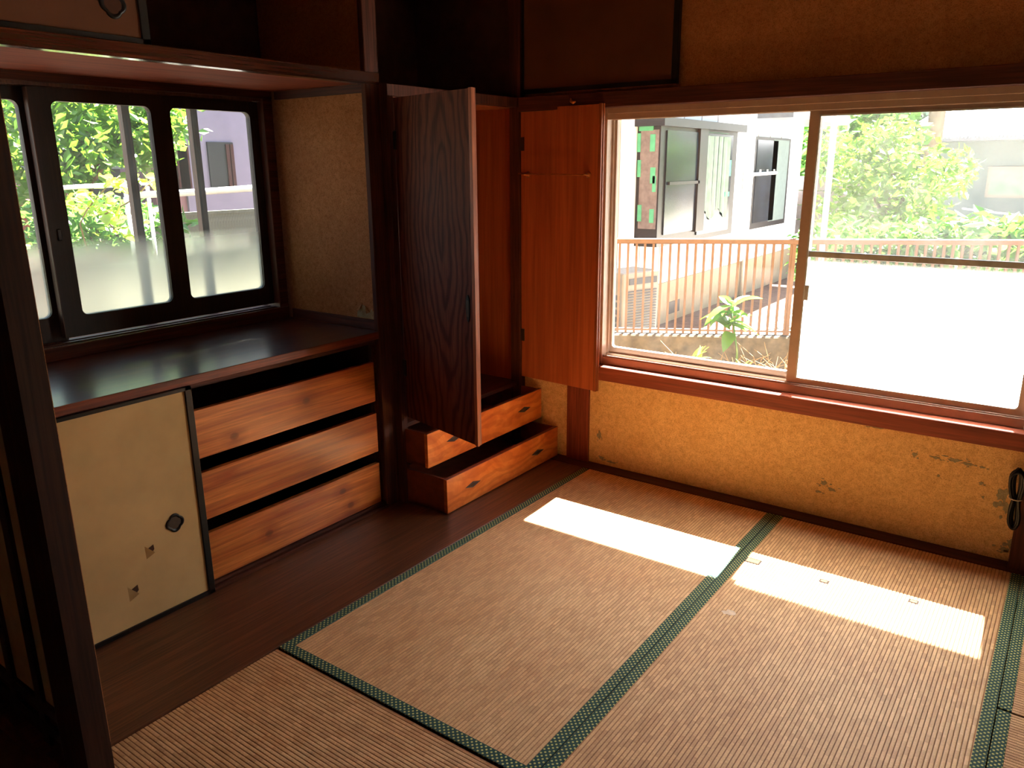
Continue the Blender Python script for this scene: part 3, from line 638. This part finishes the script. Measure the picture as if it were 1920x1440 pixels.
def big_leaf_mesh(L, Wd, fold=.18):
    bm = bmesh.new(); n = 6; rows = []
    for i in range(n+1):
        t_ = i/n; w_ = Wd*math.sin(math.pi*min(1, t_**.8))**.8*(1 if i not in (0, n) else 0); z = -.35*L*t_*t_+.1*L*t_
        rows.append((bm.verts.new((L*t_, -w_/2, z+fold*w_)), bm.verts.new((L*t_, 0, z)), bm.verts.new((L*t_, w_/2, z+fold*w_))))
    for a, b in zip(rows, rows[1:]):
        for k in range(2):
            try: bm.faces.new((a[k], b[k], b[k+1], a[k+1]))
            except ValueError: pass
    bmesh.ops.remove_doubles(bm, verts=bm.verts[:], dist=1e-5)
    return bm

# ------------------------------------------------------------------ neighbour's white house (plane x = HX, runs along y)
HX = -1.48
nh = thing('neighbour_house', (HX, 5.5, GZ), 'white neighbouring house with dark bay window seen through the clear pane', 'house')
yE = onx(1502, 300, HX).y; y2 = onx(1409, 300, HX).y
obj('wall', boxes((HX-3, HX, 2.5, yE, .0, 3.0)), 'white', nh)
obj('roof', boxes((HX-3.3, HX+.3, 2.2, yE-.2, 3.0, 3.12)), 'farroof', nh)
for k in range(12):                                    # siding joints as slim battens
    y = 2.6+k*.42
    obj('siding_joint', boxes((HX-.01, HX+.004, y-.004, y+.004, .30, 2.99)), 'cream', nh)
zl = onx(1400, 447, HX).z
obj('plinth_wall', boxes((HX-.1, HX+.012, 2.5, yE, GZ, .30)), 'cream', nh)
BD = .22
pa, pb_ = onx(1240, 236, HX+BD), onx(1371, 437, HX+BD)
bw = obj('bay_window', boxes((HX-.05, HX+BD, pa.y, pb_.y, pb_.z, pa.z)), 'darkframe', nh)
obj('bay_roof', boxes((HX-.05, HX+BD+.06, pa.y-.06, pb_.y+.1, pa.z, pa.z+.07)), 'darkframe', nh)
q = lambda x, y: onx(x, y, HX+BD+.005)
def facade(name, xa, ya, xb, yb, mat_, parent, th=.012, off=BD):
    a, b = onx(xa, ya, HX+off), onx(xb, yb, HX+off)
    return obj(name, boxes((HX+off-.004, HX+off+th, min(a.y, b.y), max(a.y, b.y), min(a.z, b.z), max(a.z, b.z))), mat_, parent)
def sidepiece(name, xa, ya, xb, yb, mat_, th):
    a, b = ony(xa, ya, pa.y), ony(xb, yb, pa.y)
    return obj(name, boxes((a.x, b.x, pa.y-th, pa.y+.004, min(a.z, b.z), max(a.z, b.z))), mat_, bw)
sidepiece('board_panel', 1203, 244, 1229, 430, 'sheet', .010)
gp = facade('glass_pane', 1250, 244, 1306, 430, 'darkglass', bw)
cp = facade('glass_pane', 1314, 250, 1362, 430, 'darkglass', bw)
a, b = q(1316, 254), q(1360, 398); bm = bmesh.new(); n = 24; cols = []
for i in range(n+1):
    y = a.y+(b.y-a.y)*i/n; xo = HX+BD+.018+.008*math.sin(i*1.7)+.004*math.sin(i*3.1); cols.append((bm.verts.new((xo, y, b.z+.05*math.sin(i*.5))), bm.verts.new((xo, y, a.z))))
for c, d in zip(cols, cols[1:]): bm.faces.new((c[0], d[0], d[1], c[1]))
obj('curtain', bm, 'curtain', bw, smooth=True)
for (xa, ya, xb, yb) in ((1200, 236, 1226, 245), (1197, 250, 1202, 285), (1221, 252, 1229, 284), (1197, 300, 1202, 332), (1221, 314, 1229, 344), (1225, 330, 1230, 360), (1197, 384, 1203, 415), (1219, 392, 1226, 418)):
    sidepiece('masking_tape', xa, ya, xb, yb, 'masktape', .016)
for (xa, ya, xb, yb) in ((1363, 300, 1367, 330), (1356, 360, 1364, 368), (1314, 247, 1366, 251)):
    facade('masking_tape', xa, ya, xb, yb, 'masktape', bw, .017)
facade('glazing_bar', 1309, 240, 1313, 432, 'darkframe', bw, .03); facade('glazing_bar', 1250, 341, 1306, 344, 'darkframe', bw, .03)
w3 = facade('side_window', 1413, 256, 1466, 418, 'darkframe', nh, .03, .0)
facade('glass_pane', 1416, 262, 1443, 412, 'darkglass', w3, .036, .0); facade('glass_pane', 1446, 262, 1463, 410, 'farwall', w3, .036, .0)
a, b = onx(1412, 226, HX), onx(1512, 236, HX)
obj('eave', boxes((HX-.5, HX+.45, a.y, b.y+.4, a.z+.02, a.z+.14)), 'farroof', nh)
a = onx(1262, 575, HX+.012); obj('floor_vent', boxes((HX+.008, HX+.02, a.y-.14, a.y+.14, a.z-.06, a.z+.06)), 'darkframe', nh)
a = onx(1408, 320, HX+.05); bm = bmesh.new(); tube(bm, [(HX+.05, a.y, GZ), (HX+.05, a.y, a.z+.9)], .028, 10); obj('downpipe', bm, 'pipe', nh, smooth=True)
# laundry bracket fixed by the side window
a, b = onx(1408, 327, HX+.1), onx(1455, 324, HX+.1)
lb = thing('laundry_bracket', (a.x, a.y, a.z-.05), 'white laundry pole bracket on the neighbour wall in front of the side window', 'bracket')
bm = bmesh.new(); tube(bm, [(HX, a.y, a.z-.25), (HX+.06, a.y, a.z-.08), (HX+.10, a.y+.08, a.z), (HX+.10, b.y, a.z+.01)], .02, 8); obj('arm', bm, 'pipe', lb, smooth=True)
for k in range(3):
    bm = bmesh.new(); yy = a.y+(b.y-a.y)*(.35+.28*k); tube(bm, [(HX+.10, yy, a.z-.0), (HX+.10, yy, a.z+.05)], .012, 6); obj('peg', bm, 'pipe', lb)
# paving behind the railing
obj('paving', boxes((HX, 8, 3.0, 22, GZ, GZ+.01)), 'pave', structure=True)
obj('brick_paving', boxes((HX, HX+.9, 3.6, 8, GZ, GZ+.016)), 'brickpave', structure=True)

# air conditioner outdoor unit
a = pd(1172, 513, 6.32); ac = thing('outdoor_unit', (a.x, a.y, GZ), 'pale air conditioner outdoor unit standing behind the brown railing', 'air conditioner')
dx = (pd(1236, 515, 6.56)-a); dx.z = 0; ux = dx.normalized(); wid = dx.length; uy = Vector((-ux.y, ux.x, 0))
rz = math.atan2(ux.y, ux.x); zt_ = a.z
body = obj('body', boxes((-.02, wid, 0, .30, 0, zt_-GZ)), 'acwhite', ac, loc=(a.x, a.y, GZ), rotz=rz, bevel=.008)
H_ = zt_-GZ
for k in range(20): obj('louvre', boxes((.03, wid-.03, -.008, -.001, .08+k*(H_-.22)/20, .08+k*(H_-.22)/20+.012)), 'acdark', body, local=(0, 0, 0))
obj('top_vent', boxes((.05, wid-.03, -.006, -.001, H_-.10, H_-.05)), 'acdark', body, local=(0, 0, 0))
for k in range(7): obj('side_fin', boxes((-.028, -.019, .03+0*k, .27, .10+k*.06, .14+k*.06)), 'acdark', body, local=(0, 0, 0))

# brown railing on its concrete base
A, B_ = pd(1080, 436.5, 5.92), pd(2080, 461, 5.5)
Ab, Bb = pd(1080, 626, 5.92), pd(2080, 655, 5.5)
zt0 = (A.z+B_.z)/2; zb0 = (Ab.z+Bb.z)/2
ln = Vector((B_.x-A.x, B_.y-A.y, 0)); Ls = ln.length; un = ln.normalized(); rz = math.atan2(un.y, un.x)
cw = tag(obj('concrete_kerb_wall', boxes((-3, Ls+3, -.08, .09, GZ, zb0)), 'concrete', loc=(A.x, A.y, 0), rotz=rz, bevel=.012), 'low weathered concrete wall carrying the brown railing outside the window', 'wall')
fe = thing('railing', (A.x, A.y, zb0), 'brown metal railing with slim upright bars on the concrete wall', 'railing')
obj('top_rail', boxes((-.3, Ls+.3, -.022, .022, -.038, 0)), 'rail', fe, loc=(A.x, A.y, zt0), rotz=rz, bevel=.004)
obj('bottom_rail', boxes((-.3, Ls+.3, -.012, .012, .0, .014)), 'rail', fe, loc=(A.x, A.y, zb0+.02), rotz=rz)
bar0 = None; sp_ = .0625
for k in range(int(Ls/sp_)):
    pos = Vector((A.x, A.y, zb0)) + un*(k*sp_+.02)
    if bar0 is None: bar0 = obj('bar', boxes((-.0085, .0085, -.0085, .0085, -.01, zt0-zb0-.03)), 'rail', fe, loc=pos, rotz=rz)
    else: dup(bar0, fe, pos-WLOC[fe.name])
for px_ in (1490, 2050):
    pp = pd(px_, 450, 5.75); t_ = (Vector((pp.x, pp.y, 0))-Vector((A.x, A.y, 0))).dot(un); pos = Vector((A.x, A.y, zb0)) + un*t_
    obj('post', boxes((-.013, .013, -.013, .013, -.02, zt0-zb0+.004)), 'rail', fe, loc=pos, rotz=rz)

# young plant with broad leaves in front of the railing
pb0 = pd(1385, 655, 5.45); pl = thing('leafy_seedling', (pb0.x, pb0.y, GZ), 'young plant with broad bright green leaves in front of the railing', 'plant')
apex = pd(1372, 585, 5.45); bm = bmesh.new(); tube(bm, [(pb0.x, pb0.y, GZ), (pb0.x-.01, pb0.y, (GZ+apex.z)/2), apex], [.010, .008, .005], 7); obj('stem', bm, 'leafB', pl, smooth=True)
rnd = random.Random(3); lf0 = None
for k in range(24):
    ang = k*2.4; hgt = rnd.uniform(-.15, .07); sc_ = rnd.uniform(.95, 1.55); at = apex - WLOC[pl.name] + Vector((0, 0, hgt))
    rot = (rnd.uniform(-.7, .7), rnd.uniform(-.75, .3), ang)
    if lf0 is None: lf0 = obj('leaf', big_leaf_mesh(.15, .062), 'leafA', pl, local=at, smooth=True); lf0.rotation_euler = rot
    else: dup(lf0, pl, at, rot, (sc_, sc_, sc_))
# dry weeds along the kerb
bm = bmesh.new(); rnd = random.Random(11)
for k in range(150):
    f_ = rnd.random()**.6; x = 1150+350*f_; b0 = pd(x+rnd.uniform(-15, 15), 690, 5.3+rnd.uniform(-.2, .2)); b0.z = GZ
    h = rnd.uniform(.12, .36); lean = Vector((rnd.uniform(-.28, .28), rnd.uniform(-.12, .12), 0))
    tube(bm, [b0, b0+lean*.35+Vector((0, 0, h*.6)), b0+lean+Vector((0, 0, h*rnd.uniform(.7, 1.0)))], [.0035, .003, .0015], 4)
o = obj('dry_weeds', bm, 'stem'); o['kind'] = 'stuff'; tag(o, 'tangle of dry straw coloured weeds against the concrete wall', 'weeds')
rnd = random.Random(5)
for k, (x, y) in enumerate(((1305, 665), (1392, 688))):
    p = pd(x, y, 5.25); r = thing('grass_tuft', (p.x, p.y, GZ), ('small green tuft among dry weeds, between seedling and air conditioner', 'fresh green shoot below the broad leaved seedling')[k], 'plant', 'green shoots among the weeds')
    for j in range(9):
        at = Vector((rnd.uniform(-.03, .03), rnd.uniform(-.03, .03), p.z-GZ-.03))
        if j == 0: l0 = obj('leaf', big_leaf_mesh(.10, .022), 'leafC', r, local=at, smooth=True)
        else: dup(l0, r, at, (rnd.uniform(-.5, .5), -rnd.uniform(.4, 1.3), rnd.uniform(0, 6.28)))
    bm = bmesh.new(); tube(bm, [(p.x, p.y, GZ), (p.x, p.y, p.z)], .006, 6); obj('stem', bm, 'leafB', r)

# grey block wall beyond the house corner
a = pd(1492, 440, 11.0); bwl = thing('block_wall', (a.x, a.y, GZ), 'grey concrete block wall beyond the corner of the white house', 'wall')
b0 = None
for i in range(5):
    for j in range(4):
        pos = Vector((a.x-.25+j*.40+(.2 if i % 2 else 0), a.y, GZ+.40+i*.195))
        if b0 is None: b0 = obj('block', boxes((-.195, .195, -.06, .06, 0, .185)), 'block', bwl, loc=pos, bevel=.006)
        else: dup(b0, bwl, pos-WLOC[bwl.name])
obj('footing', boxes((a.x-.5, a.x+1.4, a.y-.05, a.y+.05, GZ, GZ+.42)), 'block', bwl)

# small garden tree and hedge seen through the right pane
cl = []
for (x, y, d, r) in ((1640, 330, 7.6, .42), (1700, 300, 7.7, .40), (1590, 300, 7.9, .36), (1740, 350, 7.5, .34), (1660, 400, 7.4, .44), (1600, 400, 7.7, .40), (1780, 320, 7.7, .26), (1720, 420, 7.4, .36), (1660, 265, 7.8, .30)):
    cl.append((pd(x, y, d), (r, r, r*.85)))
tb = pd(1690, 470, 7.6); tree('garden_tree', 'small light green garden tree with crooked branches behind the railing', (tb.x, tb.y, GZ), cl, 2600, .105, M['leafA'], None, 21, .05)
for k, (xs, lab) in enumerate((((1790, 1850), 'broad leaved bush behind the railing, between garden tree and far house window'), ((1880, 1960), 'broad leaved bush behind the railing, below the pale far house'))):
    cl = [(pd(x, 445+dy, 6.9), (.30, .30, .22)) for x in xs for dy in (0, 45)] + [(pd(sum(xs)/2, 470, 6.7), (.34, .3, .24))]
    b = pd(sum(xs)/2, 520, 6.9); tree('hydrangea_bush', lab, (b.x, b.y, GZ), cl, 900, .15, M['leafD'], 'bushes behind the railing', 30+k, .03, 'bush')
for k, (xs, lab) in enumerate((((1545, 1600, 1650), 'loose bush behind the railing below the garden tree, next to the white pole'), ((1690, 1750), 'low bush at the foot of the garden tree'))):
    cl = [(pd(x, 455+dy, 6.8), (.28, .28, .20)) for x in xs for dy in (0, 45)]
    b = pd(sum(xs)/len(xs), 520, 6.8); tree('low_bush', lab, (b.x, b.y, GZ), cl, 900, .12, M['leafB'], 'bushes behind the railing', 40+k, .03, 'bush')
for k, (x, y, d, r, lab) in enumerate(((1555, 300, 12, .9, 'large hazy tree at the back beside the white house corner'), (1650, 268, 12.6, .7, 'hazy tree at the back beside the grey utility pole'), (1632, 395, 11.6, .4, 'pale undergrowth tree at the back near the white pole'))):
    c = pd(x, y, d); cl = [(c+Vector((random.uniform(-.6, .6)*r, random.uniform(-.4, .4)*r, random.uniform(-.5, .5)*r)), (r*.6, r*.6, r*.6)) for _ in range(5)]
    tree('background_tree', lab, (c.x, c.y, GZ), cl, 1500, .22, M['leafB'], 'trees far behind the railing', 50+k, .1)
c = pd(1600, 235, 30); tree('wooded_slope', 'dark hazy wooded hillside far behind the garden', (c.x, c.y, GZ), [(c+Vector((dx_, 0, dz_)), (4.5, 3, 3.4)) for dx_, dz_ in ((-6, -2.4), (-1, -1.6), (4, -.6), (9, -1), (14, -1.2))], 6000, .75, M['hill'], None, 60, .3, 'hillside')
# white pole and far pale house, utility pole, wire
p = pd(1541, 470, 6.6); bm = bmesh.new(); tube(bm, [(p.x, p.y, GZ), (p.x, p.y, 2.4)], .024, 10); tag(obj('white_pole', bm, 'pipe', smooth=True), 'slim white upright pole beside the window stile, outside in the garden', 'pole')
a = pd(1735, 262, 15); b = pd(2060, 240, 13.2); ux = Vector((b.x-a.x, b.y-a.y, 0)); Lh = ux.length; ux.normalize(); rz = math.atan2(ux.y, ux.x)
fh = thing('far_house', (a.x, a.y, GZ), 'pale grey far house with corrugated metal roof behind the bushes', 'house')
he = a.z-GZ; obj('wall', boxes((0, Lh, 0, 4, 0, he)), 'farwall', fh, loc=(a.x, a.y, GZ), rotz=rz)
fw = obj('window', boxes((1.15, 2.6, -.03, .01, he-1.05, he-.50)), 'acwhite', fh, loc=(a.x, a.y, GZ), rotz=rz)
for x in (1.2, 1.92): obj('pane', boxes((x, x+.62, -.036, -.02, he-1.0, he-.55)), 'curtain' if x < 1.5 else 'darkglass', fw, local=(0, 0, 0))
obj('window', boxes((.05, .38, -.02, .01, he-1.2, he-.35)), 'darkglass', fh, loc=(a.x, a.y, GZ), rotz=rz)
bm = bmesh.new(); n = 60
for i in range(n):
    x = -.5+i*(Lh+1)/n; bx(bm, x, x+(Lh+1)/n*.62, -.6, -.59, 0, .03)
prism(bm, [Vector((-.5, -.6, 0)), Vector((-.5, 2.2, .62)), Vector((-.5, 5, 0)), Vector((-.5, 5, -.05)), Vector((-.5, -.6, -.05))], (Lh+1, 0, 0))
obj('roof', bm, 'farroof', fh, loc=(a.x, a.y, GZ+he), rotz=rz)
p = pd(1746, 300, 13.5); bm = bmesh.new(); tube(bm, [(p.x, p.y, GZ), (p.x, p.y, 6)], .13, 10); tag(obj('utility_pole', bm, 'concrete', smooth=True), 'grey concrete utility pole in front of the far house', 'pole')
bm = bmesh.new(); tube(bm, [pd(1805, 391, 9), pd(1860, 398, 9.2), pd(1990, 412, 9.6)], .008, 6); tag(obj('clothes_line', bm, 'pipe'), 'thin white line stretched above the hydrangea bushes', 'line')

# ------------------------------------------------------------------ outside the small window over the desk
LX = -10.0
lh = thing('lilac_building', (LX, -1.5, GZ), 'pale lilac rendered building with two slatted windows seen over the desk', 'building')
yl, yr = onx(288, 300, LX).y, onx(480, 300, LX).y
obj('wall', boxes((LX-5, LX, onx(345, 300, LX).y, yr+3.5, GZ, 7)), 'lilac', lh); obj('wing_wall', boxes((LX-5, LX-.05, yl, onx(345, 300, LX).y, GZ, 5)), 'pink', lh)
for (xa, xb) in ((326, 357), (386, 443)):
    a, b = onx(xa, 266, LX), onx(xb, 356, LX); wn = obj('window', boxes((LX-.02, LX+.03, a.y, b.y, b.z, a.z)), 'darkframe', lh)
    n = 6
    for k in range(n):
        y = a.y+(b.y-a.y)*(k+.5)/n
        if xa == 326 or k > 3: obj('slat', boxes((LX+.02, LX+.05, y-.03, y+.03, b.z+.03, a.z-.03)), 'slat', wn)
a, b = onx(278, 402, -8), onx(482, 406, -8); gf = thing('slat_fence', (-8, a.y, GZ), 'low grey slatted fence in front of the lilac building', 'fence'); n = 44; s0 = None
for k in range(n):
    y = a.y+(b.y+.3-a.y)*k/n; pos = Vector((-8, y, GZ))
    if s0 is None: s0 = obj('slat', boxes((-.01, .01, -.022, .022, 0, a.z-GZ-.04)), 'fence2', gf, loc=pos)
    else: dup(s0, gf, pos-WLOC[gf.name])
obj('cap_rail', boxes((-8.03, -7.97, a.y-.05, b.y+.4, a.z-.04, a.z)), 'fence2', gf)
# white pipe railing
pr = thing('pipe_railing', (pd(242, 430, 5.6).x, pd(242, 430, 5.6).y, GZ), 'white pipe railing with couplings outside the small window', 'railing')
for nm, pts, r in (('rail', [pd(258, 366, 5.5), pd(360, 361, 5.6), pd(500, 351, 5.8)], .024), ('rail', [pd(60, 356, 6.0), pd(150, 350, 6.0), pd(240, 346, 6.0)], .018),
                   ('post', [pd(236, 344, 6.0), pd(247, 450, 6.0)], .026), ('post', [pd(276, 350, 5.9), pd(281, 450, 5.9)], .014)):
    if nm == 'post': pts = [pts[0], Vector((pts[0].x, pts[0].y, GZ))]
    bm = bmesh.new(); tube(bm, pts, r, 10); obj(nm, bm, 'pipe', pr, smooth=True)
for y in (375, 398):
    p = pd(236, y, 6.0); q0 = pd(236, 344, 6.0); bm = bmesh.new(); tube(bm, [(q0.x, q0.y, p.z-.02), (q0.x, q0.y, p.z+.02)], .033, 10); obj('coupling', bm, 'pipe', pr, smooth=True)
# trees, vine, shed, bin
cl = [(pd(x, y, d), (r, r, r*.8)) for (x, y, d, r) in ((30, 230, 7, .5), (130, 240, 7, .55), (200, 225, 7.2, .5), (255, 260, 7.3, .4), (120, 300, 6.8, .42), (40, 330, 6.8, .5), (300, 220, 7.4, .24), (60, 180, 7.2, .6), (180, 175, 7.3, .6))]
b = pd(150, 420, 7.2); tree('yellow_green_tree', 'bright yellow green tree filling the small window over the desk', (b.x, b.y, GZ), cl, 3600, .13, M['leafA'], None, 71, .06)
cl = [(pd(x, y, 10), (.9, .9, .8)) for x, y in ((20, 260), (120, 200), (250, 190))]
b = pd(60, 420, 10); tree('dark_green_tree', 'darker green tree behind the yellow green one outside the small window', (b.x, b.y, GZ), cl, 1600, .2, M['leafB'], None, 72, .1)
vb = pd(190, 430, 5.5); vi = thing('grape_vine', (vb.x, vb.y, GZ), 'yellow leaved vine trailing below the white pipe railing', 'vine')
bm = bmesh.new(); vpts = [Vector((vb.x, vb.y, GZ)), pd(150, 420, 5.5), pd(165, 390, 5.5), pd(190, 405, 5.45), pd(215, 430, 5.45)]; tube(bm, vpts, .006, 6)
tube(bm, [pd(165, 390, 5.5), pd(200, 350, 5.5), pd(225, 330, 5.5)], .005, 6); tube(bm, [pd(190, 405, 5.45), pd(240, 380, 5.5), pd(285, 340, 5.5)], .005, 6); obj('stem', bm, 'stem', vi, smooth=True)
rnd = random.Random(9); v0 = None
for k in range(110):
    x, y = rnd.choice(((165, 385), (200, 395), (155, 400), (205, 432), (225, 405), (215, 345), (275, 340), (180, 375), (235, 432), (130, 375)))
    at = pd(x+rnd.uniform(-22, 22), y+rnd.uniform(-12, 12), 5.5+rnd.uniform(-.1, .15)) - WLOC[vi.name]; s_ = rnd.uniform(.7, 1.4); rot = (rnd.uniform(-.8, .8), rnd.uniform(-.8, .8), rnd.uniform(0, 6.28))
    if v0 is None: v0 = obj('leaf', big_leaf_mesh(.065, .055, .1), 'leafC', vi, local=at, smooth=True)
    else: dup(v0, vi, at, rot, (s_, s_, s_))
cl = [(pd(x, y, 6.4), (.35, .35, .22)) for x, y in ((150, 415), (220, 420), (70, 430), (280, 425))]
b = pd(170, 470, 6.4); tree('vine_thicket', 'dull green thicket behind the vine leaves outside the small window', (b.x, b.y, GZ), cl, 1100, .11, M['leafB'], None, 74, .03, 'bush')
a, b = onx(140, 310, -9.6), onx(236, 400, -9.6); sd0 = thing('shed', (-9.6, a.y, GZ), 'dark grey shed with pale roof edge behind the yellow green tree', 'shed')
obj('wall', boxes((-11.2, -9.6, a.y, b.y, GZ, a.z-.05)), 'darkframe', sd0); obj('roof_edge', boxes((-11.3, -9.5, a.y-.1, b.y+.02, a.z-.05, a.z)), 'farroof', sd0)
p = pd(42, 392, 7.5); bm = bmesh.new(); tube(bm, [(p.x, p.y, GZ), (p.x, p.y, p.z+.04), (p.x, p.y, p.z+.08), (p.x, p.y, p.z+.10)], [.17, .19, .18, .10], 16); tag(obj('red_bin', bm, 'red', smooth=True), 'reddish brown round bin standing beyond the white pipe railing', 'bin')
